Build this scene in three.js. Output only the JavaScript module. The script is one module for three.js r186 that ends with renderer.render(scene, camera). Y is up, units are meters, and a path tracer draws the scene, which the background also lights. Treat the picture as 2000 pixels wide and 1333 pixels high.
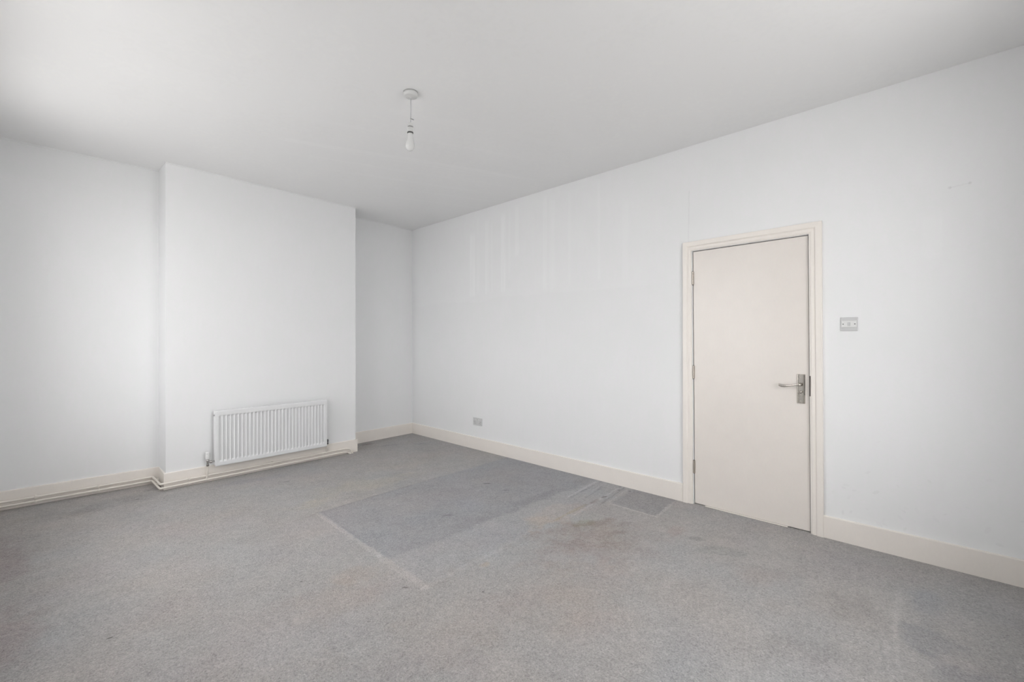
import * as THREE from 'three';
import { RoundedBoxGeometry } from 'three/addons/geometries/RoundedBoxGeometry.js';
import { mergeGeometries } from 'three/addons/utils/BufferGeometryUtils.js';
import { RectAreaLightUniformsLib } from 'three/addons/lights/RectAreaLightUniformsLib.js';

// ------------------------------------------------------------ camera, sky, daylight, exposure
const scene = new THREE.Scene();
const camera = new THREE.PerspectiveCamera(2 * Math.atan(666.5 / 885) * 180 / Math.PI, 2000 / 1333, 0.02, 100);
camera.position.set(0, 1.28, 0);
camera.rotation.set(0, -45.67 * Math.PI / 180, 0);
scene.add(camera);

const renderer = new THREE.WebGLRenderer({ antialias: true });
renderer.toneMapping = THREE.LinearToneMapping;
renderer.toneMappingExposure = 0.785;
renderer.shadowMap.enabled = true;
RectAreaLightUniformsLib.init();

scene.background = new THREE.Color().setRGB(0.99, 0.99, 1.0);   // overcast sky beyond the windows
scene.backgroundIntensity = 6.0;

// the room's measures (metres)
const XR = 3.545, XL = -0.38, ZF = 0.5, H = 2.82;      // right wall, window wall, wall behind the camera, ceiling
const WINDOWS = [[-4.35, -3.41], [-3.10, -2.10]];      // along z, in the window wall
const SILL = 0.72, HEAD = 2.50;
const SKY_LIGHT = 2.4;
const ADDED_FRONT = [0.90, 2.60];                            // along x, behind the camera; unseen window added for fill light
function daylight(x, z, turn, w) {                     // the sky's light at a window, facing into the room
  const l = new THREE.RectAreaLight(new THREE.Color().setRGB(1.0, 1.0, 1.0), SKY_LIGHT, w, HEAD - SILL);
  l.name = 'daylight'; l.position.set(x, (SILL + HEAD) / 2, z); l.rotation.set(0, turn, 0); scene.add(l);
}
for (const [z0, z1] of WINDOWS) daylight(XL - 0.27, (z0 + z1) / 2, -Math.PI / 2, z1 - z0);
daylight((ADDED_FRONT[0] + ADDED_FRONT[1]) / 2, ZF + 0.27, 0, ADDED_FRONT[1] - ADDED_FRONT[0]);  // fill light through the added window behind the camera

// ------------------------------------------------------------ helpers
function rng(seed) { let a = seed >>> 0; return () => { a = (a + 0x6D2B79F5) >>> 0; let t = a; t = Math.imul(t ^ (t >>> 15), t | 1); t ^= t + Math.imul(t ^ (t >>> 7), t | 61); return ((t ^ (t >>> 14)) >>> 0) / 4294967296; }; }
function noise2(seed) {                                // smooth value noise on a 256 x 256 lattice
  const r = rng(seed), T = new Float32Array(65536); for (let i = 0; i < 65536; i++) T[i] = r() * 2 - 1;
  return (x, y) => {
    const xi = Math.floor(x), yi = Math.floor(y); let fx = x - xi, fy = y - yi; fx = fx * fx * (3 - 2 * fx); fy = fy * fy * (3 - 2 * fy);
    const a = (yi & 255) << 8, b = ((yi + 1) & 255) << 8, c = xi & 255, d = (xi + 1) & 255;
    return (T[a | c] * (1 - fx) + T[a | d] * fx) * (1 - fy) + (T[b | c] * (1 - fx) + T[b | d] * fx) * fy;
  };
}
const clamp = (x, a = 0, b = 1) => Math.min(b, Math.max(a, x));
const step = (a, b, x) => { const t = clamp((x - a) / (b - a)); return t * t * (3 - 2 * t); };
const toS = c => Math.round(255 * clamp(c <= 0.0031308 ? 12.92 * c : 1.055 * Math.pow(c, 1 / 2.4) - 0.055));
function texture(w, h, fn, srgb = true) {              // fn(u, v) -> linear [r, g, b]
  const d = new Uint8Array(w * h * 4);
  for (let j = 0, k = 0; j < h; j++) for (let i = 0; i < w; i++, k += 4) {
    const c = fn((i + 0.5) / w, (j + 0.5) / h, i, j);
    if (srgb) { d[k] = toS(c[0]); d[k + 1] = toS(c[1]); d[k + 2] = toS(c[2]); } else { d[k] = d[k + 1] = d[k + 2] = Math.round(255 * clamp(c)); }
    d[k + 3] = 255;
  }
  const t = new THREE.DataTexture(d, w, h, THREE.RGBAFormat);
  if (srgb) t.colorSpace = THREE.SRGBColorSpace;
  t.magFilter = THREE.LinearFilter; t.minFilter = THREE.LinearMipmapLinearFilter; t.generateMipmaps = true;
  t.wrapS = t.wrapT = THREE.RepeatWrapping; t.needsUpdate = true;
  return t;
}
const lin = (r, g, b) => new THREE.Color().setRGB(r, g, b);
const std = (o) => new THREE.MeshStandardMaterial(o);
function part(name, geo, mat, parent, label) {
  const m = new THREE.Mesh(geo, mat); m.name = name; m.castShadow = m.receiveShadow = true; (parent || scene).add(m);
  if (label) m.userData.label = label;
  return m;
}
function structure(o, label, category) { o.userData.kind = 'structure'; o.userData.label = label; o.userData.category = category; return o; }
function thing(name, label, category, pos = [0, 0, 0], turn = 0, group) {
  const o = new THREE.Group(); o.name = name; o.position.set(...pos); o.rotation.y = turn; scene.add(o);
  o.userData.label = label; o.userData.category = category; if (group) o.userData.group = group;
  return o;
}
function sub(name, parent) { const g = new THREE.Group(); g.name = name; parent.add(g); return g; }
const at = (g, x, y, z) => g.translate(x, y, z);
const rbox = (w, h, d, r, x = 0, y = 0, z = 0, s = 2) => new RoundedBoxGeometry(w, h, d, s, r).translate(x, y, z);
const box = (w, h, d, x = 0, y = 0, z = 0) => new THREE.BoxGeometry(w, h, d).translate(x, y, z);
const cyl = (r0, r1, h, n = 24) => new THREE.CylinderGeometry(r0, r1, h, n);
function metricUV(g, f) {                              // uv in metres by the way each face points
  if (g.index) g = g.toNonIndexed();
  const p = g.attributes.position, n = g.attributes.normal, uv = new Float32Array(p.count * 2);
  for (let i = 0; i < p.count; i++) {
    const x = p.getX(i), y = p.getY(i), z = p.getZ(i), ax = Math.abs(n.getX(i)), ay = Math.abs(n.getY(i)), az = Math.abs(n.getZ(i));
    const q = ay > ax && ay > az ? [x, z] : ax > az ? [z, y] : [x, y];
    const r = f ? f(...q) : q; uv[2 * i] = r[0]; uv[2 * i + 1] = r[1];
  }
  g.setAttribute('uv', new THREE.BufferAttribute(uv, 2));
  return g;
}
function planPrism(pts, y0, y1) {                      // [x, z] outline raised from y0 to y1
  const s = new THREE.Shape(pts.map(([x, z]) => new THREE.Vector2(x, -z)));
  return metricUV(new THREE.ExtrudeGeometry(s, { depth: y1 - y0, bevelEnabled: false }).rotateX(-Math.PI / 2).translate(0, y0, 0));
}
function sideWall(outline, holes, x0, x1) {            // [z, y] outline with holes, standing between x0 and x1
  const V = a => a.map(([z, y]) => new THREE.Vector2(-z, y));
  const s = new THREE.Shape(V(outline)); for (const h of holes) s.holes.push(new THREE.Path(V(h)));
  return metricUV(new THREE.ExtrudeGeometry(s, { depth: x1 - x0, bevelEnabled: false }).rotateY(Math.PI / 2).translate(x0, 0, 0));
}
function endWall(x0, x1, holes, z0, z1) {              // wall across the room with window openings, between z0 and z1
  const R = (a, b, c, d) => [[a, c], [b, c], [b, d], [a, d]].map(p => new THREE.Vector2(...p));
  const s = new THREE.Shape(R(x0, x1, 0, H)); for (const [a, b] of holes) s.holes.push(new THREE.Path(R(a, b, SILL, HEAD)));
  return metricUV(new THREE.ExtrudeGeometry(s, { depth: z1 - z0, bevelEnabled: false }).translate(0, 0, z0));
}
function roundedPath(pts, rad) {                       // polyline with rounded corners
  const P = pts.map(p => new THREE.Vector3(...p)), path = new THREE.CurvePath(); let from = P[0];
  for (let i = 1; i < P.length - 1; i++) {
    const r = Array.isArray(rad) ? rad[i] : rad;
    const a = P[i].clone().add(P[i - 1].clone().sub(P[i]).setLength(r)), b = P[i].clone().add(P[i + 1].clone().sub(P[i]).setLength(r));
    path.add(new THREE.LineCurve3(from, a)); path.add(new THREE.QuadraticBezierCurve3(a, P[i], b)); from = b;
  }
  path.add(new THREE.LineCurve3(from, P[P.length - 1]));
  return path;
}
function pipe(pts, rad, r, around = 12) {              // a tube whose rings follow the straight runs and the bends
  const path = roundedPath(pts, rad), C = path.curves, ring = [];
  C.forEach((c, i) => { const n = c.isLineCurve3 ? 1 : 8; for (let k = i ? 1 : 0; k <= n; k++) ring.push([c.getPoint(k / n), c.getTangent(k / n)]); });
  const pos = [], nor = [], idx = []; let up = new THREE.Vector3(0, 1, 0);
  if (Math.abs(ring[0][1].y) > 0.9) up.set(1, 0, 0);
  ring.forEach(([p, t]) => {
    const u = up.clone().addScaledVector(t, -up.dot(t)).normalize(), v = new THREE.Vector3().crossVectors(t, u); up = u;
    for (let k = 0; k <= around; k++) { const a = k / around * 2 * Math.PI, n = u.clone().multiplyScalar(Math.cos(a)).addScaledVector(v, Math.sin(a)); pos.push(p.x + n.x * r, p.y + n.y * r, p.z + n.z * r); nor.push(n.x, n.y, n.z); }
  });
  const w = around + 1;
  for (let i = 0; i + 1 < ring.length; i++) for (let k = 0; k < around; k++) { const a = i * w + k; idx.push(a, a + 1, a + w, a + 1, a + w + 1, a + w); }
  const g = new THREE.BufferGeometry();
  g.setAttribute('position', new THREE.Float32BufferAttribute(pos, 3)); g.setAttribute('normal', new THREE.Float32BufferAttribute(nor, 3));
  g.setAttribute('uv', new THREE.Float32BufferAttribute(new Float32Array(pos.length / 3 * 2), 2)); g.setIndex(idx);
  return g;
}

// ------------------------------------------------------------ surfaces
const nA = noise2(11), nB = noise2(23), nC = noise2(37), nD = noise2(59), nE = noise2(71);

// wall paint: white emulsion, faint roller mottling; tile of 2.56 m
const paintTile = texture(512, 512, (u, v) => {
  const x = u * 256, y = v * 256;                      // lattice period 256, so the tile repeats
  const m = 1 + 0.004 * nA(x / 16, y / 16) + 0.003 * nB(x / 2, y / 8) + 0.003 * nC(x, y);
  return [0.892 * m, 0.897 * m, 0.900 * m];
});
paintTile.repeat.set(1 / 2.56, 1 / 2.56);
const wallPaint = std({ map: paintTile, roughness: 0.75 });

// right wall: the same paint with the second coat's roller stripes in its upper part, a hairline crack and small scuffs
const RW0 = -5.7, RWL = 6.5;
const stripes = [[-4.17, -4.08, 2.55, 1.81, 0.030], [-4.05, -4.00, 2.70, 1.84, 0.012], [-3.90, -3.84, 2.66, 1.83, 0.022], [-3.80, -3.77, 2.62, 1.84, 0.016], [-3.64, -3.56, 2.68, 1.83, 0.026], [-3.52, -3.49, 2.70, 1.95, 0.014], [-3.42, -3.36, 2.72, 2.20, 0.020],
  [-3.02, -2.97, 2.74, 1.80, 0.018], [-2.93, -2.86, 2.70, 1.80, 0.012], [-2.70, -2.66, 2.72, 1.82, 0.010], [-2.36, -2.33, 2.76, 1.85, 0.012], [-2.10, -2.04, 2.5, 1.82, 0.008], [-0.14, -0.05, 2.0, 1.75, 0.012]];
const scuffs = []; { const r = rng(5); for (let i = 0; i < 46; i++) scuffs.push([-1.4 + 1.8 * r(), 0.16 + 0.75 * r() * r(), 0.004 + 0.006 * r(), 0.03 + 0.05 * r(), r() * 3.1]); for (let i = 0; i < 14; i++) scuffs.push([-4.8 + 3.2 * r(), 0.2 + 0.6 * r(), 0.003 + 0.005 * r(), 0.02 + 0.03 * r(), r() * 3.1]); }
const rightPaint = texture(2048, 1024, (u, v) => {
  const z = RW0 + u * RWL, y = v * 2.9;
  let m = 1 + 0.004 * nA(z * 6.2, y * 6.2) + 0.003 * nB(z * 40, y * 9) + 0.003 * nC(z * 90, y * 90);
  const edge = 1.76 + 0.012 * nD(z * 9, 3) + 0.02 * nD(z * 1.7, 8);
  if (z < -1.6) m += 0.012 * step(edge - 0.012, edge + 0.012, y) * step(-1.6, -2.1, z) ;
  for (const [a, b, t, l, k] of stripes) if (z > a - 0.02 && z < b + 0.02) m += 1.5 * k * step(a - 0.01, a + 0.012, z) * step(b + 0.01, b - 0.012, z) * step(l - 0.02, l + 0.02, y + 0.01 * nE(z * 60, 2)) * step(t + 0.06, t - 0.04, y) * (0.75 + 0.4 * nE(z * 70, y * 2.5));
  const cz = -1.505 + 0.004 * nD(y * 22, 40);
  if (Math.abs(z - cz) < 0.004 && y > 2.06 && y < 2.47) m -= 0.05;
  const mk = 2.147 + (z - 0.021) * 0.10;
  if (Math.abs(y - mk) < 0.003 && z > -0.02 && z < 0.06) m -= 0.05;
  if (Math.hypot(z + 0.02, y - 2.143) < 0.007 || Math.hypot(z - 0.06, y - 2.151) < 0.007) m -= 0.10;
  for (const s of scuffs) { const dz = z - s[0], dy = y - s[1]; if (dz * dz + dy * dy < 0.004) { const c = Math.cos(s[4]), n = Math.sin(s[4]), p = (dz * c + dy * n) / (s[2] * 2.2), q = (-dz * n + dy * c) / s[2]; if (p * p + q * q < 1) m -= 0.55 * s[3]; } }
  return [0.892 * m, 0.897 * m, 0.900 * m];
});
const rightWallPaint = std({ map: rightPaint, roughness: 0.7 });

// ceiling: white emulsion with long faint roller passes
const CX0 = -0.7, CXL = 4.6, CZ0 = -5.8, CZL = 6.7;
const passes = [[3.67, 1.22, 0, 0.045, 0.020], [3.74, 1.55, 0, 0.02, 0.012], [3.95, 1.25, 0, 0.03, 0.012], [4.20, 1.5, 0, 0.04, 0.010], [4.45, 2.0, 0, 0.03, 0.014], [3.25, 1.4, 0, 0.03, 0.008], [2.9, 1.9, 0, 0.05, 0.008], [4.75, 2.1, 0, 0.03, 0.010]];
const ceilingPaint = texture(1024, 1024, (u, v) => {
  const x = CX0 + u * CXL, z = CZ0 + v * CZL;
  let m = 1 + 0.007 * nA(x * 3, z * 3) + 0.005 * nB(x * 50, z * 50);
  const a = (x - 1.22) * 0.931 + (z + 3.67) * 0.366, b = -(x - 1.22) * 0.366 + (z + 3.67) * 0.931;   // along and across the passes
  for (const [d, start, , w, k] of passes) { const o = b - (3.67 - d) - 0.01 * nC(a * 2, d * 9); if (Math.abs(o) < w * 2) m += k * step(w, w * 0.5, Math.abs(o)) * step(start - 1.25, start - 1.15, a) * step(2.6, 1.6, a) * (0.7 + 0.5 * nD(a * 3, d * 31)); }
  return [0.905 * m, 0.905 * m, 0.904 * m];
});
const ceilingMat = std({ map: ceilingPaint, roughness: 0.85 });

// carpet: grey flecked loop pile, worn and stained; unfaded where a bed and a bedside cabinet stood
const FX0 = -0.68, FXL = 4.5, FZ0 = -5.7, FZL = 6.5;
const blots = [];   // x, z, rx, rz, turn, [r, g, b]
const blot = (x, z, rx, rz, c, turn = 0, hard = 0.5) => blots.push([x, z, rx, rz, Math.cos(turn), Math.sin(turn), c, hard]);
blot(2.48, -1.68, 0.62, 0.42, [0.955, 0.92, 0.905], 0.5, 0.2); blot(2.52, -1.72, 0.40, 0.24, [0.94, 0.91, 0.89], 0.4, 0.3); blot(2.30, -1.78, 0.16, 0.10, [0.94, 0.92, 0.91], 0.3, 0.3); blot(2.5, -1.52, 0.18, 0.08, [0.95, 0.93, 0.92], 0.6, 0.3); blot(2.72, -1.80, 0.22, 0.06, [0.92, 0.90, 0.88], 0.3, 0.3); blot(2.66, -1.60, 0.10, 0.06, [0.82, 0.80, 0.78], 0.5, 0.2); blot(2.80, -1.66, 0.10, 0.06, [0.82, 0.79, 0.77], 0.2, 0.2);
blot(2.35, -1.55, 0.16, 0.12, [0.96, 0.94, 0.935]); blot(2.40, -1.90, 0.13, 0.10, [0.95, 0.93, 0.925]); blot(2.64, -1.86, 0.10, 0.06, [0.90, 0.90, 0.82]);
blot(1.1, -1.6, 0.6, 0.3, [1.0, 0.975, 0.955], 0.3, 0.2); blot(1.0, -2.2, 0.35, 0.2, [1.01, 0.98, 0.955], 0.2, 0.2); blot(2.60, -2.11, 0.34, 0.15, [1.06, 1.01, 0.97]); blot(2.78, -2.055, 0.28, 0.018, [0.95, 0.92, 0.82], -0.05); blot(2.40, -2.10, 0.18, 0.10, [1.03, 1.0, 0.95]); blot(3.02, -2.05, 0.09, 0.04, [0.78, 0.74, 0.72]);
blot(2.93, -1.19, 0.10, 0.05, [0.84, 0.85, 0.84], 0.9); blot(2.86, -1.02, 0.16, 0.09, [0.88, 0.90, 0.90], 0.9); blot(2.70, -0.76, 0.22, 0.14, [0.975, 0.945, 0.935], 0.3, 0.2); blot(2.95, -1.35, 0.12, 0.08, [0.98, 0.93, 0.92]);
blot(2.62, -0.06, 0.20, 0.16, [0.86, 0.88, 0.91], 0, 0.3); blot(2.40, 0.0, 0.16, 0.15, [0.85, 0.87, 0.9], 0, 0.3); blot(3.0, -0.1, 0.2, 0.1, [0.93, 0.95, 0.98], 0, 0.3); blot(2.7, -0.36, 0.22, 0.14, [0.90, 0.90, 0.90], 0.5, 0.3); blot(2.2, -0.45, 0.2, 0.14, [0.92, 0.92, 0.92], 0.5, 0.3);
blot(2.752, -3.003, 0.045, 0.016, [0.62, 0.62, 0.63], 0.7, 0.1); blot(2.743, -2.753, 0.045, 0.016, [0.62, 0.62, 0.63], 0.7, 0.1); blot(2.62, -3.06, 0.04, 0.012, [0.85, 0.85, 0.86], 0.7); blot(1.295, -2.041, 0.028, 0.011, [0.55, 0.55, 0.54], 0.8, 0.1); blot(1.33, -2.12, 0.012, 0.01, [0.6, 0.6, 0.6]); blot(3.19, -2.055, 0.05, 0.014, [0.62, 0.60, 0.58], 0.1); blot(3.42, -2.06, 0.018, 0.014, [0.62, 0.62, 0.62], 0, 0.1); blot(3.46, -1.98, 0.02, 0.014, [0.62, 0.62, 0.62], 0, 0.1); blot(3.5, -2.1, 0.03, 0.014, [0.65, 0.65, 0.65], 0, 0.1);
blot(2.05, -2.66, 0.05, 0.02, [0.75, 0.75, 0.76], 0.7); blot(0.939, -2.484, 0.012, 0.010, [0.5, 0.5, 0.5]); blot(0.185, -2.603, 0.012, 0.006, [0.45, 0.45, 0.45]); blot(1.55, -1.72, 0.008, 0.008, [0.5, 0.5, 0.5]); blot(0.66, -4.60, 0.018, 0.008, [0.5, 0.5, 0.5]); blot(0.50, -4.72, 0.02, 0.008, [0.55, 0.55, 0.55]); blot(1.52, -4.35, 0.03, 0.01, [0.7, 0.7, 0.7]);
blot(2.75, -5.20, 0.16, 0.09, [0.80, 0.76, 0.76], 0, 0.3); blot(2.95, -4.95, 0.12, 0.05, [0.88, 0.88, 0.9], 0.3); blot(3.1, -4.4, 0.15, 0.10, [0.93, 0.93, 0.94], 0.4, 0.3); blot(3.24, -4.75, 0.05, 0.03, [0.85, 0.85, 0.87]);
blot(0.42, -4.78, 0.34, 0.16, [0.88, 0.89, 0.90], -0.2, 0.3); blot(0.05, -4.7, 0.3, 0.16, [0.92, 0.92, 0.91], 0.2, 0.3); blot(0.62, -4.93, 0.10, 0.08, [0.78, 0.79, 0.79], 0, 0.3); blot(1.25, -4.62, 0.4, 0.12, [0.90, 0.91, 0.94], 0.05, 0.3);
blot(-0.2, -3.9, 0.16, 0.7, [0.92, 0.86, 0.86], 0, 0.2); blot(-0.15, -2.9, 0.16, 0.5, [0.94, 0.88, 0.88], 0, 0.2); blot(1.95, -3.75, 0.55, 0.24, [1.05, 1.03, 0.97], 0.05, 0.3); blot(1.45, -3.6, 0.3, 0.12, [1.05, 1.03, 0.97], 0.0, 0.3); blot(2.5, -4.1, 0.4, 0.25, [1.02, 1.0, 0.97], 0.3, 0.2);  // strips along the window wall: pinkish tint, with shade below the sills painted in
blot(1.15, -2.35, 0.16, 0.12, [1.02, 0.98, 0.95], 0.4); blot(1.75, -1.92, 0.05, 0.04, [1.06, 0.98, 0.90]); blot(1.9, -1.4, 0.5, 0.35, [1.0, 0.97, 0.95], 0.2, 0.2);
const seg = (x, z, x0, z0, x1, z1) => { const dx = x1 - x0, dz = z1 - z0, t = clamp(((x - x0) * dx + (z - z0) * dz) / (dx * dx + dz * dz)); return Math.hypot(x - x0 - t * dx, z - z0 - t * dz); };
const lines = [   // dents and seams left by furniture: x0, z0, x1, z1, half width, factor
  [1.40, -3.37, 1.378, -2.45, 0.026, 1.15], [1.378, -2.45, 1.365, -1.97, 0.034, 1.13], [1.365, -1.97, 1.95, -2.00, 0.024, 1.08], [1.95, -2.00, 2.30, -2.05, 0.02, 1.04],
  [1.22, -3.355, 1.75, -3.415, 0.014, 0.88], [1.75, -3.415, 2.6, -3.475, 0.016, 0.90], [1.42, -3.34, 1.405, -2.6, 0.012, 0.93], [1.4, -3.43, 2.1, -3.47, 0.012, 1.05],
  [2.98, -2.27, 3.51, -2.335, 0.011, 1.16], [2.98, -2.245, 3.51, -2.30, 0.010, 0.86], [3.02, -2.18, 3.51, -2.255, 0.008, 1.10], [3.05, -2.15, 3.35, -2.20, 0.012, 0.88], [2.70, -2.0, 3.51, -2.10, 0.012, 1.15], [3.02, -1.985, 3.51, -2.06, 0.012, 0.84], [3.06, -1.955, 3.50, -2.02, 0.009, 1.08],
  [3.09, -1.93, 3.09, -1.55, 0.014, 1.20], [3.09, -1.55, 3.40, -1.59, 0.018, 1.16], [3.40, -1.59, 3.51, -1.60, 0.012, 1.05],
  [3.07, -0.205, 2.62, -0.19, 0.018, 1.10], [2.62, -0.19, 2.20, -0.14, 0.014, 1.07], [2.5, -0.21, 2.15, -0.17, 0.010, 1.06],
];
const mul = [1, 1, 1], grainR = rng(404);
const carpetMap = texture(2048, 2048, (u, v) => {
  const x = FX0 + u * FXL, z = FZ0 + FZL * (1 - v);
  const wob = 0.02 * nD(x * 14, z * 14) + 0.012 * nE(x * 45, z * 45);
  // yarn flecks, in clumps
  let g = 1 + 0.20 * (grainR() - 0.5) + 0.19 * nA(x * 330, z * 330) + 0.11 * nB(x * 150, z * 190) + 0.055 * nC(x * 48, z * 60) + 0.035 * nD(x * 11, z * 13) + 0.03 * nE(x * 3.1, z * 3.7);
  const h = nC(x * 240 + 77, z * 240 + 31); if (h > 0.62) g *= 1.12; else if (h < -0.66) g *= 0.80;
  let r = 0.409, gg = 0.395, b = 0.384;
  const hue = nE(x * 2.3 + 50, z * 2.6 + 9) + 0.6 * nD(x * 6.5 + 13, z * 6.5); r *= 1 + 0.022 * hue; b *= 1 - 0.018 * hue;
  const gp = nA(x * 5.2 + 8, z * 5.2 + 60); gg *= 1 - 0.014 * Math.max(0, gp);
  // bed footprint
  const top = -3.40 - 0.055 * (x - 1.4), inBed = step(1.385, 1.41, x + wob * 0.6) * step(top - 0.008, top + 0.012, z) * step(-1.93, -2.06, z + wob * 3);
  const core = step(-2.34, -2.40, z + wob * 1.6);
  if (inBed > 0) { const o = inBed * (1 - core), k = inBed * core; r *= (1 - 0.112 * k) * (1 - 0.005 * o); gg *= (1 - 0.092 * k) * (1 + 0.015 * o); b *= (1 - 0.050 * k) * (1 + 0.045 * o); }
  if (inBed > 0 && Math.abs(z + 2.42) < 0.12) { const q = 1 - 0.12 * step(0.10, 0.02, Math.abs(z + 2.43 + wob)) * (0.6 + 0.5 * nD(x * 5, z * 9)); r *= q; gg *= q; b *= q; }
  // cabinet footprint
  const cab = step(3.09, 3.11, x) * step(-1.95, -1.92, z + 0.12 * (x - 3.09)) * step(-1.55, -1.58, z + 0.08 * (x - 3.09)); if (cab > 0) { r *= 1 - 0.14 * cab; gg *= 1 - 0.13 * cab; b *= 1 - 0.11 * cab; }
  for (const [x0, z0, x1, z1, w, k] of lines) { if (x < Math.min(x0, x1) - 0.06 || x > Math.max(x0, x1) + 0.06 || z < Math.min(z0, z1) - 0.06 || z > Math.max(z0, z1) + 0.06) continue; const d = seg(x, z, x0, z0, x1, z1) + 0.25 * wob; if (d < w) g *= 1 + (k - 1) * step(w, w * 0.45, d); }
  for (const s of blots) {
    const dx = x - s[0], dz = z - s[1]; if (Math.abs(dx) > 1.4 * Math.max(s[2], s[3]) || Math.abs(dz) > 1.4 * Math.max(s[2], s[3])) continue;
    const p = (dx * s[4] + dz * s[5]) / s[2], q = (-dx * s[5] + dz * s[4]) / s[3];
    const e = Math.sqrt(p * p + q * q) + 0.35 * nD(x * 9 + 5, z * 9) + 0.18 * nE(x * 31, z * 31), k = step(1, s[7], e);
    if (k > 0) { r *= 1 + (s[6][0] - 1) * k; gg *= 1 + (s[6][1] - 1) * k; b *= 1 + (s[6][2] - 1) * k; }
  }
  mul[0] = r * g; mul[1] = gg * g; mul[2] = b * g; return mul;
});
const pileBump = texture(512, 512, (u, v) => 0.5 + 0.28 * nA(u * 256, v * 256) + 0.2 * nB(u * 128, v * 128), false);
pileBump.repeat.set(7, 10);
const carpetMat = std({ map: carpetMap, bumpMap: pileBump, bumpScale: 0.004, roughness: 1 });

// paint, metal, plastic
const cream = (r, g, b) => texture(256, 256, (u, v) => { const m = 1 + 0.010 * nA(u * 16, v * 16) + 0.008 * nB(u * 256, v * 64); return [r * m, g * m, b * m]; });
const creamMap = cream(0.905, 0.855, 0.798), doorMap = cream(0.835, 0.783, 0.732);
const creamGloss = std({ map: creamMap, roughness: 0.32 });
const doorBump = texture(256, 256, (u, v) => 0.5 + 0.3 * nA(u * 64, v * 32) + 0.15 * nB(u * 256, v * 128), false);
const doorPaint = std({ map: doorMap, roughness: 0.30, bumpMap: doorBump, bumpScale: 0.0004 });
const pipePaint = std({ color: lin(0.86, 0.81, 0.74), roughness: 0.35 });
const radiatorEnamel = std({ color: lin(0.82, 0.825, 0.83), roughness: 0.28 });
const chrome = std({ color: lin(0.50, 0.49, 0.48), metalness: 1, roughness: 0.22 });
const nickel = std({ color: lin(0.62, 0.585, 0.54), metalness: 1, roughness: 0.16 });
const agedSteel = std({ color: lin(0.50, 0.46, 0.41), metalness: 0.9, roughness: 0.38 });
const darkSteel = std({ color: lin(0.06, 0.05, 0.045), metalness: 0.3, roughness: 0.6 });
const whitePlastic = std({ color: lin(0.80, 0.80, 0.79), roughness: 0.4 });
const agedPlastic = std({ color: lin(0.70, 0.70, 0.69), roughness: 0.45 });
const greyPlastic = std({ color: lin(0.64, 0.64, 0.64), roughness: 0.45 });
const darkRubber = std({ color: lin(0.10, 0.10, 0.10), roughness: 0.7 });
const opalGlass = new THREE.MeshPhysicalMaterial({ color: lin(0.72, 0.72, 0.71), roughness: 0.22, clearcoat: 0.5, clearcoatRoughness: 0.1 });
const paneGlass = new THREE.MeshPhysicalMaterial({ color: 0xffffff, transmission: 1, thickness: 0, roughness: 0.0, ior: 1.5 });

// ------------------------------------------------------------ the room
const floor = new THREE.BoxGeometry(FXL, 0.12, FZL).translate(FX0 + FXL / 2, -0.06, FZ0 + FZL / 2);
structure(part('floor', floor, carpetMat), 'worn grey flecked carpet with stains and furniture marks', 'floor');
const ceilGeo = metricUV(new THREE.BoxGeometry(CXL, 0.18, CZL).translate(CX0 + CXL / 2, H + 0.09, CZ0 + CZL / 2), (x, z) => [(x - CX0) / CXL, (z - CZ0) / CZL]);
structure(part('ceiling', ceilGeo, ceilingMat), 'flat white painted ceiling with faint roller marks', 'ceiling');

// door opening: leaf a little out of square in its frame
const OPEN = [[-1.468, 0], [-1.482, 1.988], [-0.698, 1.992], [-0.684, 0]];
const rightGeo = sideWall([[-5.65, 0], [-5.65, H], [ZF + 0.25, H], [ZF + 0.25, 0], OPEN[3], OPEN[2], OPEN[1], OPEN[0]], [], XR, XR + 0.16);
{ const uv = rightGeo.attributes.uv; for (let i = 0; i < uv.count; i++) uv.setXY(i, (uv.getX(i) - RW0) / RWL, uv.getY(i) / 2.9); }
structure(part('wall_right', rightGeo, rightWallPaint), 'long white painted wall with roller stripes around the cream door', 'wall');

const recessZ = x => -5.32 - 0.0813 * (x - 2.5);
structure(part('wall_back', planPrism([[XL - 0.25, -5.16], [1.5, -5.16], [1.5, recessZ(1.5)], [XR, recessZ(XR)], [XR, -5.65], [XL - 0.25, -5.65]], 0, H), wallPaint), 'white painted wall forming the recesses beside the chimney breast', 'wall');
const BR = { x: 0.707, z: -4.858, turn: 0.0616, len: 1.786 };      // chimney breast: front left corner, turn, width
const bx = (u, w = 0) => [BR.x + u * Math.cos(BR.turn) + w * Math.sin(BR.turn), BR.z - u * Math.sin(BR.turn) + w * Math.cos(BR.turn)];
structure(part('wall_breast', planPrism([bx(0), bx(BR.len), [2.485, recessZ(2.485)], [1.5, recessZ(1.5)], [1.5, -5.16], [0.700, -5.16]], 0, H), wallPaint), 'white chimney breast standing forward of the back wall', 'wall');
structure(part('wall_front', endWall(XL - 0.25, XR, [ADDED_FRONT], ZF, ZF + 0.25), wallPaint), 'white wall with one added fill light window facing the chimney breast', 'wall');
structure(part('wall_left', sideWall([[-5.16, 0], [-5.16, H], [ZF, H], [ZF, 0]], WINDOWS.map(([a, b]) => [[a, SILL], [b, SILL], [b, HEAD], [a, HEAD]]), XL - 0.25, XL), wallPaint), 'white wall with two tall windows facing the door', 'wall');

// pavement and street beyond the windows
structure(part('ground', box(60, 0.2, 60, 0, -0.7, 0), std({ color: lin(0.42, 0.415, 0.405), roughness: 0.95 })), 'pale paving outside the windows', 'ground');

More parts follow.
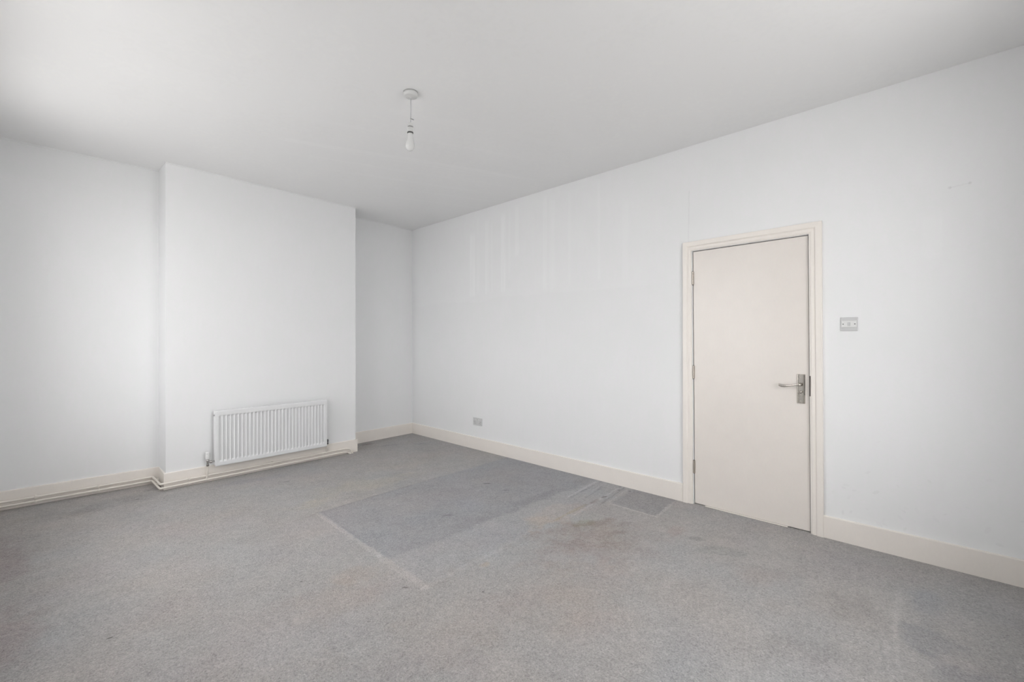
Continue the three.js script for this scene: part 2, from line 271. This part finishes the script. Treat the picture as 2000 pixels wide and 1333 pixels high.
// sash windows; the third is unseen, added to lift the far surfaces
[...WINDOWS, ADDED_FRONT].forEach(([z0, z1], i) => {
  const w = thing('window_' + (i + 1), ['white sash window beside the left recess', 'white sash window opposite the door', 'added unseen sash window for fill light, facing the chimney breast'][i], 'window', i < 2 ? [XL - 0.18, SILL, (z0 + z1) / 2] : [(z0 + z1) / 2, SILL, ZF + 0.18], i < 2 ? 0 : Math.PI / 2);
  w.userData.kind = 'structure';
  const W = z1 - z0, h = HEAD - SILL, f = 0.05;
  const bar = (name, hh, ww, y, z, x = 0, d = 0.06) => part(name, rbox(d, hh, ww, 0.004, x, y, z, 1), creamGloss, w);
  bar('frame_stile', h, f, h / 2, -W / 2 + f / 2); bar('frame_stile', h, f, h / 2, W / 2 - f / 2); bar('frame_head', f, W - 2 * f, h - f / 2, 0); bar('frame_foot', 0.07, W - 2 * f, 0.035, 0);
  bar('meeting_rail', 0.045, W - 2 * f, h / 2, 0);
  for (const s of [0, 1]) { const y0 = s ? h / 2 + 0.0225 : 0.07, y1 = s ? h - f : h / 2 - 0.0225; part('pane', box(0.004, y1 - y0, W - 2 * f, 0, (y0 + y1) / 2, 0), paneGlass, w); }
  part('window_sill', rbox(0.24, 0.03, W - 0.004, 0.008, 0.085, 0.015, 0, 1).translate(0.03, 0, 0), creamGloss, w);
});

// skirting boards
function baseboard(name, label, p0, p1, n, t = 0.016, h = 0.142) {
  const nn = new THREE.Vector3(n[0], 0, n[1]).normalize(), along = new THREE.Vector3().crossVectors(nn, new THREE.Vector3(0, 1, 0));
  let a = new THREE.Vector3(p0[0], 0, p0[1]), b = new THREE.Vector3(p1[0], 0, p1[1]); if (b.clone().sub(a).dot(along) < 0) [a, b] = [b, a];
  const s = new THREE.Shape(); s.moveTo(0, 0); s.lineTo(t, 0); s.lineTo(t, h - 0.006); s.quadraticCurveTo(t, h - 0.001, t - 0.004, h); s.lineTo(0, h);
  const g = metricUV(new THREE.ExtrudeGeometry(s, { depth: b.distanceTo(a), bevelEnabled: false, curveSegments: 4 }));
  g.applyMatrix4(new THREE.Matrix4().makeBasis(nn, new THREE.Vector3(0, 1, 0), along).setPosition(a));
  return structure(part(name, g, creamGloss), label, 'skirting board');
}
const bn = [Math.sin(BR.turn), Math.cos(BR.turn)];
baseboard('baseboard_right', 'cream skirting board between the corner and the door', [XR, recessZ(XR)], [XR, -1.545], [-1, 0]);
baseboard('baseboard_right_001', 'cream skirting board below the light switch', [XR, -0.612], [XR, ZF], [-1, 0]);
baseboard('baseboard_back', 'cream skirting board in the far recess beside the corner', [2.5, recessZ(2.5)], [XR - 0.016, recessZ(XR - 0.016)], [0.0813, 1]);
baseboard('baseboard_back_001', 'cream skirting board in the recess with the pipe clips', [XL, -5.16], [0.70, -5.16], [0, 1]);
baseboard('baseboard_breast', 'cream skirting board under the radiator', bx(-0.016), bx(BR.len + 0.016), bn);
baseboard('baseboard_breast_001', 'short cream skirting return at the bend of the pipes', [0.700, -5.16 + 0.016], bx(0), [-1, -0.02]);
baseboard('baseboard_breast_002', 'short cream skirting return in the far recess', bx(BR.len), [2.485, recessZ(2.485) + 0.016], [1, 0]);
baseboard('baseboard_left', 'cream skirting board below the windows', [XL, -5.144], [XL, ZF - 0.016], [1, 0]);
baseboard('baseboard_front', 'cream skirting board of the wall facing the chimney breast', [XL, ZF], [XR - 0.016, ZF], [0, -1]);

// filler bead where the back wall meets the ceiling
function bead(name, label, a, b) { return structure(part(name, pipe([[a[0], H - 0.001, a[1]], [(a[0] + b[0]) / 2, H - 0.001, (a[1] + b[1]) / 2], [b[0], H - 0.001, b[1]]], 0.01, 0.007, 8), wallPaint), label, 'filler'); }
bead('trim_1', 'thin filler bead above the left recess', [XL, -5.159], [0.70, -5.159]);
bead('trim_2', 'thin filler bead along the top of the chimney breast', bx(0, 0.001), bx(BR.len, 0.001));
bead('trim_3', 'thin filler bead above the far recess', [2.49, recessZ(2.49)], [XR, recessZ(XR)]);

// ------------------------------------------------------------ door
const door = thing('door_1', 'cream painted flush door with lever handle and three hinges', 'door', [XR, 0, -1.08]);
door.userData.kind = 'structure';
const dz = -1.08;                                       // the door's own origin along z
function quadSlab(q, x0, x1, bevel = 0.002) {           // [z, y] corners, between local x0 (room side) and x1
  const s = new THREE.Shape(q.map(([z, y]) => new THREE.Vector2(-(z - dz), y)));
  return metricUV(new THREE.ExtrudeGeometry(s, { depth: x1 - x0 - 2 * bevel, bevelEnabled: true, bevelThickness: bevel, bevelSize: bevel, bevelOffset: -bevel, bevelSegments: 2 }).rotateY(Math.PI / 2).translate(x0 + bevel, 0, 0));
}
part('leaf', quadSlab([[-1.462, 0.0055], [-1.476, 1.983], [-0.7025, 1.987], [-0.6885, 0.0055]], 0.012, 0.052), doorPaint, door);
// lining and stops that close the gap behind the leaf
for (const [a, b] of [[0, 1], [3, 2]]) { const s = a ? 1 : -1; part('door_stop', quadSlab([OPEN[a], OPEN[b], [OPEN[b][0] - s * 0.016, OPEN[b][1]], [OPEN[a][0] - s * 0.016, 0]].sort(() => 0), 0.054, 0.10, 0.001), creamGloss, door); }
part('door_stop', quadSlab([[OPEN[1][0], OPEN[1][1]], [OPEN[1][0], 1.970], [OPEN[2][0], 1.972], [OPEN[2][0], OPEN[2][1]]], 0.054, 0.10, 0.001), creamGloss, door);
part('threshold', rbox(0.10, 0.008, 0.776, 0.002, 0.078, 0.004, -0.0 + (-1.076 - dz), 1), creamGloss, door, 'painted threshold strip under the leaf');
part('draught_strip', rbox(0.016, 0.005, 0.56, 0.002, 0.006, 0.0024, -1.10 - dz, 1), creamGloss, door, 'thin painted strip at the foot of the leaf');
// architrave: moulded profile, mitred
const IN = [[-1.471, 0], [-1.485, 1.991], [-0.695, 1.995], [-0.681, 0]], OUT = [[-1.546, 0], [-1.548, 2.060], [-0.621, 2.066], [-0.610, 0]];
const PROFILE = [[0, 0], [0, 0.010], [0.02, 0.0115], [0.09, 0.0115], [0.11, 0.0135], [0.16, 0.0150], [0.24, 0.0158], [0.34, 0.0152], [0.42, 0.0140], [0.45, 0.0165], [0.50, 0.0205], [0.56, 0.0218], [0.62, 0.0222], [0.90, 0.0222], [0.97, 0.0215], [1, 0.019], [1, 0]];
function member(i) {
  const pos = [], P = (k, t, h) => [-h, IN[k][1] + (OUT[k][1] - IN[k][1]) * t, IN[k][0] + (OUT[k][0] - IN[k][0]) * t - dz];
  for (let j = 0; j + 1 < PROFILE.length; j++) { const [t0, h0] = PROFILE[j], [t1, h1] = PROFILE[j + 1]; const a = P(i, t0, h0), b = P(i + 1, t0, h0), c = P(i + 1, t1, h1), d = P(i, t1, h1); pos.push(...a, ...c, ...b, ...a, ...d, ...c); }
  const g = new THREE.BufferGeometry(); g.setAttribute('position', new THREE.Float32BufferAttribute(pos, 3)); g.computeVertexNormals();
  return metricUV(g);
}
part('architrave_stile', member(0), creamGloss, door); part('architrave_head', member(1), creamGloss, door); part('architrave_stile', member(2), creamGloss, door);
// hinges
for (const [y, z] of [[1.775, -1.4755], [1.035, -1.470], [0.292, -1.4655]]) {
  const h = sub('hinge', door); h.position.set(0.002, y, z - dz); h.userData.label = 'steel butt hinge between leaf and frame';
  for (let k = 0; k < 5; k++) part('knuckle', at(cyl(0.0062, 0.0062, 0.0192, 14), 0, (k - 2) * 0.0202, 0), agedSteel, h);
  part('pin', cyl(0.0035, 0.0035, 0.108, 10), darkSteel, h);
  part('hinge_leaf', box(0.010, 0.10, 0.003, 0.006, 0, -0.004), agedSteel, h); part('hinge_leaf', box(0.010, 0.10, 0.003, 0.006, 0, 0.004), agedSteel, h);
}
// lever handle on its backplate
{
  const h = sub('handle', door); h.position.set(0.012, 0.957, -0.7425 - dz); h.userData.label = 'polished lever handle on a long backplate with a turn below';
  const flat = (w, hh, d, r, x, y, z) => rbox(d, hh, w, r, x, y, z, 3);
  const prof = new THREE.Shape(); [[-0.0245, 0], [-0.0245, 0.004], [-0.020, 0.0085], [-0.0145, 0.0095], [-0.0115, 0.0060], [0.0115, 0.0060], [0.0145, 0.0095], [0.020, 0.0085], [0.0245, 0.004], [0.0245, 0]].forEach(([x, y], i) => i ? prof.lineTo(x, y) : prof.moveTo(x, y));
  const pg = new THREE.ExtrudeGeometry(prof, { depth: 0.194, bevelEnabled: true, bevelThickness: 0.002, bevelSize: 0.0015, bevelOffset: -0.0015, bevelSegments: 2 }).translate(0, 0, -0.097);
  pg.applyMatrix4(new THREE.Matrix4().makeBasis(new THREE.Vector3(0, 0, -1), new THREE.Vector3(-1, 0, 0), new THREE.Vector3(0, 1, 0)));
  part('backplate', pg, nickel, h);
  const collar = new THREE.LatheGeometry([[0.0001, 0.030], [0.009, 0.030], [0.009, 0.012], [0.0115, 0.010], [0.0115, 0]].map(p => new THREE.Vector2(...p)), 24).rotateZ(Math.PI / 2);
  part('collar', collar.translate(-0.006, 0.029, -0.0015), nickel, h);
  // lever: oval bar that thins, drops and ends in a flattened paddle
  const N = 22, R = 14, pos = [], idx = [];
  const L = [[0.010, 0.0000, 0.0075, 0.0075, -0.046], [0.000, 0.0005, 0.0085, 0.008, -0.050], [-0.015, 0.0000, 0.0075, 0.007, -0.051], [-0.045, -0.0060, 0.0058, 0.0062, -0.050], [-0.080, -0.0115, 0.0088, 0.0058, -0.049], [-0.105, -0.0100, 0.0108, 0.0052, -0.050], [-0.118, -0.0060, 0.0085, 0.0045, -0.052], [-0.1235, -0.0025, 0.0030, 0.003, -0.053]];
  const C = [0, 1, 2, 3, 4].map(c => new THREE.CatmullRomCurve3(L.map((q, i) => new THREE.Vector3(q[c], i, 0))));
  for (let i = 0; i <= N; i++) { const [z, y, ry, rx, x] = C.map(c => c.getPoint(i / N).x); for (let k = 0; k < R; k++) { const a = k / R * 2 * Math.PI; pos.push(x + rx * Math.cos(a), y + 0.029 + ry * Math.sin(a), z - 0.0015); } }
  for (let i = 0; i < N; i++) for (let k = 0; k < R; k++) { const a = i * R + k, b = i * R + (k + 1) % R; idx.push(a, b, a + R, b, b + R, a + R); }
  for (const e of [0, N]) { const c = pos.length / 3; let s = [0, 0, 0]; for (let k = 0; k < R; k++) for (let d = 0; d < 3; d++) s[d] += pos[(e * R + k) * 3 + d] / R; pos.push(...s); for (let k = 0; k < R; k++) idx.push(c, e * R + (k + 1) % R, e * R + k); }
  const lg = new THREE.BufferGeometry(); lg.setAttribute('position', new THREE.Float32BufferAttribute(pos, 3)); lg.setIndex(idx); lg.computeVertexNormals();
  part('lever', metricUV(lg), nickel, h);
  part('neck', at(cyl(0.007, 0.0075, 0.042, 16).rotateZ(Math.PI / 2), -0.028, 0.029, -0.0015), nickel, h);
  const turn = part('thumb_turn', new THREE.LatheGeometry([[0.0001, 0.012], [0.008, 0.011], [0.0095, 0.006], [0.0095, 0]].map(p => new THREE.Vector2(...p)), 22).rotateZ(Math.PI / 2).translate(-0.006, -0.022, -0.002), nickel, h);
  part('turn_knob', rbox(0.014, 0.006, 0.020, 0.002, -0.022, -0.022, -0.002), nickel, h);
  for (const y of [0.083, -0.04, -0.083]) part('screw', at(cyl(0.004, 0.0045, 0.002, 14).rotateZ(Math.PI / 2), -0.0065, y, 0), agedSteel, h);
}
part('strike_plate', rbox(0.024, 0.135, 0.006, 0.001, -0.001, 0.980, -0.6865 - dz, 1), darkSteel, door, 'latch plate with the dark of the gap in its colour');  // shade of the door gap is put into the plate's dark colour

// ------------------------------------------------------------ light switch and socket
{
  const s = thing('light_switch', 'white single light switch on the wall beside the door', 'switch', [XR, 1.3435, -0.4775]);
  part('faceplate', rbox(0.008, 0.087, 0.088, 0.003, -0.004, 0.0435, 0, 3), greyPlastic, s);
  part('centre_panel', rbox(0.004, 0.042, 0.078, 0.0015, -0.0092, 0.0435, 0, 2), whitePlastic, s, 'raised white band across the plate');
  part('rocker', rbox(0.007, 0.024, 0.013, 0.002, 0, 0, 0, 2).rotateZ(0.14).translate(-0.0115, 0.0435, 0.000), greyPlastic, s);
  for (const z of [-0.030, 0.030]) part('screw', at(cyl(0.0036, 0.0036, 0.0016, 14).rotateZ(Math.PI / 2), -0.0113, 0.0435, z), std({ color: lin(0.16, 0.16, 0.16), roughness: 0.5, metalness: 0.4 }), s, 'dark screw head');
}
{
  const s = thing('power_socket', 'grey white double power socket low on the long wall', 'socket', [XR, 0.282, -4.024]);
  part('faceplate', rbox(0.009, 0.090, 0.154, 0.003, -0.0045, 0.045, 0, 3), greyPlastic, s);
  const hole = std({ color: lin(0.09, 0.09, 0.09), roughness: 0.8 });
  for (const k of [-1, 1]) {
    part('rocker', rbox(0.006, 0.020, 0.012, 0.0015, 0, 0, 0, 2).rotateZ(0.16).translate(-0.010, 0.069, k * 0.024), whitePlastic, s);
    part('pin_slot', box(0.001, 0.009, 0.005, -0.0092, 0.046, k * 0.045), hole, s);
    for (const q of [-1, 1]) part('pin_slot', box(0.001, 0.005, 0.008, -0.0092, 0.026, k * 0.045 + q * 0.011), hole, s);
  }
  for (const k of [-1, 1]) part('screw', at(cyl(0.0034, 0.0034, 0.001, 12).rotateZ(Math.PI / 2), -0.0092, 0.046, k * 0.0605), hole, s);
}

// ------------------------------------------------------------ radiator (in the frame of the chimney breast)
{
  const u0 = 0.345, u1 = 1.395, W = u1 - u0, y0 = 0.142, y1 = 0.645, h = y1 - y0, [px, pz] = bx((u0 + u1) / 2);
  const r = thing('radiator', 'white ribbed panel radiator on the chimney breast above the pipes', 'radiator', [px, y0, pz], BR.turn);
  // pressed front panel
  const front = 0.098, pitch = 0.0333, n = Math.floor((W - 0.036) / pitch), m = (W - n * pitch) / 2, xs = [-W / 2, -W / 2 + 0.004], cols = 12;
  for (let i = 0; i < n; i++) for (let k = 0; k < cols; k++) xs.push(-W / 2 + m + (i + k / cols) * pitch);
  xs.push(W / 2 - m, W / 2 - 0.004, W / 2);
  const ys = [0, 0.003, 0.012, 0.030]; for (let k = 0; k <= 6; k++) ys.push(0.034 + 0.022 * k / 6); for (let k = 1; k < 6; k++) ys.push(0.056 + (h - 0.112) * k / 6); for (let k = 0; k <= 6; k++) ys.push(h - 0.062 + 0.022 * k / 6); ys.push(h - 0.030, h - 0.012, h - 0.003, h);
  const pos = [], idx = [];
  for (const y of ys) for (const x of xs) {
    let f = 0; const q = (x + W / 2 - m) / pitch;
    if (q > 0 && q < n) { const t = q - Math.floor(q); const ends = step(0.034, 0.052, y) * step(h - 0.042, h - 0.058, y); f = 0.0125 * ends * (step(0.08, 0.26, t) - step(0.70, 0.92, t)); }
    const e = Math.min(y, h - y, x + W / 2, W / 2 - x), rim = e < 0.004 ? 0.004 * (1 - Math.sqrt(Math.max(0, 1 - (1 - e / 0.004) ** 2))) : 0;
    pos.push(x, y, front - f - rim);
  }
  for (let j = 0; j + 1 < ys.length; j++) for (let i = 0; i + 1 < xs.length; i++) { const a = j * xs.length + i, b = a + xs.length; idx.push(a, a + 1, b + 1, a, b + 1, b); }
  const g = new THREE.BufferGeometry(); g.setAttribute('position', new THREE.Float32BufferAttribute(pos, 3)); g.setIndex(idx); g.computeVertexNormals();
  part('front_panel', metricUV(g), radiatorEnamel, r, 'ribbed white front');
  part('back_panel', rbox(W - 0.02, h - 0.03, 0.012, 0.004, 0, h / 2, 0.080), radiatorEnamel, r);
  for (const k of [-1, 1]) {
    part('side_panel', rbox(0.004, h - 0.012, 0.052, 0.0015, k * (W / 2 - 0.002), h / 2 + 0.002, 0.0685), radiatorEnamel, r);
    part('bracket', rbox(0.03, h * 0.7, 0.046, 0.004, k * W * 0.36, h / 2, 0.024), radiatorEnamel, r);
  }
  part('bleed_valve', at(cyl(0.0065, 0.0065, 0.012, 14).rotateZ(Math.PI / 2), -W / 2 - 0.003, h - 0.040, 0.074), chrome, r, 'small chrome bleed plug');
  const gr = sub('top_grille', r);
  part('grille_rail', rbox(W, 0.012, 0.004, 0.0015, 0, h - 0.004, 0.044), radiatorEnamel, gr); part('grille_rail', rbox(W, 0.006, 0.010, 0.0015, 0, h - 0.004, 0.089), radiatorEnamel, gr);
  for (let k = 0; k <= 30; k++) part('grille_bar', box(0.006, 0.004, 0.044, -W / 2 + 0.004 + (W - 0.008) * k / 30, h - 0.006, 0.066), radiatorEnamel, gr);
  // thermostatic valve on the near side, lockshield on the other
  const tv = sub('thermostatic_valve', r); tv.position.set(-W / 2 - 0.052, 0.045, 0.066); tv.userData.label = 'white thermostatic head on a chrome valve body';
  part('valve_body', new THREE.LatheGeometry([[0.0001, -0.034], [0.011, -0.034], [0.012, -0.020], [0.009, -0.018], [0.0095, 0.008], [0.013, 0.010], [0.0145, 0.026], [0.0001, 0.026]].map(p => new THREE.Vector2(...p)), 20), chrome, tv);
  part('tail_piece', new THREE.LatheGeometry([[0.0001, 0], [0.0075, 0], [0.0075, 0.014], [0.013, 0.016], [0.013, 0.032], [0.009, 0.034], [0.009, 0.052], [0.0001, 0.052]].map(p => new THREE.Vector2(...p)), 18).rotateZ(-Math.PI / 2), chrome, tv);
  const head = part('thermostat_head', new THREE.LatheGeometry([[0.0001, 0.026], [0.0155, 0.026], [0.0175, 0.034], [0.0195, 0.050], [0.0185, 0.084], [0.0165, 0.093], [0.010, 0.096], [0.0001, 0.096]].map(p => new THREE.Vector2(...p)), 28), whitePlastic, tv, 'white thermostat cap');
  part('dial_mark', rbox(0.009, 0.012, 0.004, 0.001, 0, 0.078, 0.0178, 1).rotateY(-0.5), greyPlastic, tv);
  const lv = sub('lockshield_valve', r); lv.position.set(W / 2 + 0.020, 0.036, 0.066); lv.userData.label = 'small chrome lockshield valve';
  part('valve_body', new THREE.LatheGeometry([[0.0001, -0.020], [0.0105, -0.020], [0.0115, -0.008], [0.009, -0.006], [0.0095, 0.008], [0.0125, 0.010], [0.0125, 0.020], [0.008, 0.032], [0.0001, 0.033]].map(p => new THREE.Vector2(...p)), 18), std({ color: lin(0.16, 0.16, 0.17), metalness: 0.9, roughness: 0.35 }), lv);
  part('tail_piece', new THREE.LatheGeometry([[0.0001, 0], [0.010, 0], [0.010, 0.020], [0.0001, 0.020]].map(p => new THREE.Vector2(...p)), 16).rotateZ(Math.PI / 2), chrome, lv);
}

// ------------------------------------------------------------ heating pipes
{
  const R = 0.0088, wu = 0.016 + 0.023;
  const P = (u, y, w = wu) => { const [x, z] = bx(u, w); return [x, y, z]; };
  const mk = (name, label, yL, yB, cx, endU, zoff, riserU, riserTop) => {
    const t = thing(name, label, 'pipe', [0, 0, 0], 0, 'painted heating pipes along the skirting');
    const zR = -5.144 + 0.023 + zoff, cx2 = bx(-0.016 - 0.022)[0] + (cx - 0.65);
    const e = P(endU, yB);
    part('pipe_run', pipe([[XL + 0.02, yL, zR], [cx, yL, zR], P(-0.046 + (cx - 0.65), yB), P(endU, yB), P(endU + 0.055, yB - 0.012, wu + 0.010), P(endU + 0.075, -0.004, wu + 0.016)], [0, 0.012, 0.012, 0.03, 0.028], R), pipePaint, t);
    const clip = (p, turn) => { const c = part('pipe_clip', rbox(0.015, 0.024, 0.027, 0.005, 0, 0, -0.004), pipePaint, t); c.position.set(...p); c.rotation.y = turn; };
    clip([-0.068, yL, zR], 0); clip([0.296, yL, zR], 0); 
    const a = [cx, yL, zR], b = P(-0.046, yB); clip([a[0] + (b[0] - a[0]) * 0.45 + 0.002, (yL + yB) / 2, a[2] + (b[2] - a[2]) * 0.45], Math.PI / 2 * -1);
    clip(P(0.16, yB), BR.turn); clip(P(0.86, yB), BR.turn);
    part('riser', pipe([P(riserU, riserTop, 0.066), P(riserU, (riserTop + yB) / 2, 0.055), P(riserU, yB, wu)], 0.012, 0.0076), pipePaint, t);
    const tee = part('tee', mergeGeometries([cyl(R * 1.25, R * 1.25, 0.04, 14).rotateZ(Math.PI / 2), at(cyl(R * 1.25, R * 1.25, 0.02, 14), 0, 0.010, 0)]), pipePaint, t); tee.position.set(...P(riserU, yB)); tee.rotation.y = BR.turn;
  };
  const uc = 0.345 - 0.052, uR = 1.395 + 0.020;
  mk('heating_pipe', 'upper cream painted pipe along the skirting, feeding the lockshield valve', 0.0655, 0.0630, 0.652, 1.645, 0, uR, 0.158);
  mk('heating_pipe_001', 'lower cream painted pipe along the skirting, feeding the thermostatic valve', 0.0330, 0.0270, 0.648, 1.625, 0.002, uc, 0.155);
}

// ------------------------------------------------------------ pendant light (switched off)
{
  const t = thing('pendant_light', 'bare white bulb hanging on a short flex from a ceiling rose', 'ceiling light', [1.569, H, -2.41]);
  part('ceiling_rose', new THREE.LatheGeometry([[0.0001, -0.038], [0.006, -0.038], [0.008, -0.029], [0.034, -0.028], [0.041, -0.024], [0.0435, -0.012], [0.044, 0], [0.0001, 0]].map(p => new THREE.Vector2(...p)), 40), agedPlastic, t, 'round white ceiling rose');
  part('flex', pipe([[0, -0.030, 0], [0.001, -0.1, 0.001], [0, -0.190, 0]], 0.02, 0.0028, 8), std({ color: lin(0.50, 0.50, 0.50), roughness: 0.5 }), t);
  part('cable_tie', pipe([[-0.002, -0.161, -0.002], [0.004, -0.163, 0.004], [0.013, -0.170, 0.013]], 0.003, 0.0022, 8), std({ color: lin(0.22, 0.22, 0.22), roughness: 0.6 }), t, 'small dark tie on the flex');
  const lean = v => { v.rotation.set(0.020, 0, -0.020); v.position.set(0, -0.166, 0); return v; };
  const hold = lean(sub('lamp_holder', t)), y = -0.166;   // sub-parts measured from the lean's pivot
  const lathe = a => new THREE.LatheGeometry(a.map(([r, yy]) => new THREE.Vector2(r, yy - y)), 28);
  part('holder_cap', lathe([[0.0001, -0.213], [0.0175, -0.213], [0.0178, -0.200], [0.015, -0.191], [0.005, -0.187], [0.0001, -0.187]]), agedPlastic, hold);
  part('seal_ring', lathe([[0.0001, -0.2165], [0.0166, -0.2165], [0.0166, -0.212], [0.0001, -0.212]]), darkRubber, hold, 'dark seam ring');
  part('holder_skirt', lathe([[0.0001, -0.247], [0.0182, -0.247], [0.0186, -0.241], [0.0172, -0.238], [0.0172, -0.2165], [0.0001, -0.2165]]), agedPlastic, hold);
  part('shade_ring', lathe([[0.0001, -0.2525], [0.0180, -0.2525], [0.0186, -0.2495], [0.0180, -0.247], [0.0001, -0.247]]), darkRubber, hold, 'dark ring above the bulb');
  const bulb = lean(part('light_bulb', lathe([[0.0001, -0.362], [0.008, -0.3608], [0.016, -0.3565], [0.0225, -0.3495], [0.0268, -0.340], [0.0283, -0.329], [0.0272, -0.317], [0.0240, -0.303], [0.0200, -0.288], [0.0170, -0.273], [0.0155, -0.260], [0.0150, -0.2525], [0.0001, -0.2525]]), opalGlass, t, 'frosted white pear shaped bulb'));
}

scene.traverse(o => { if (o.isMesh) { o.castShadow = true; o.receiveShadow = true; } });
renderer.render(scene, camera);
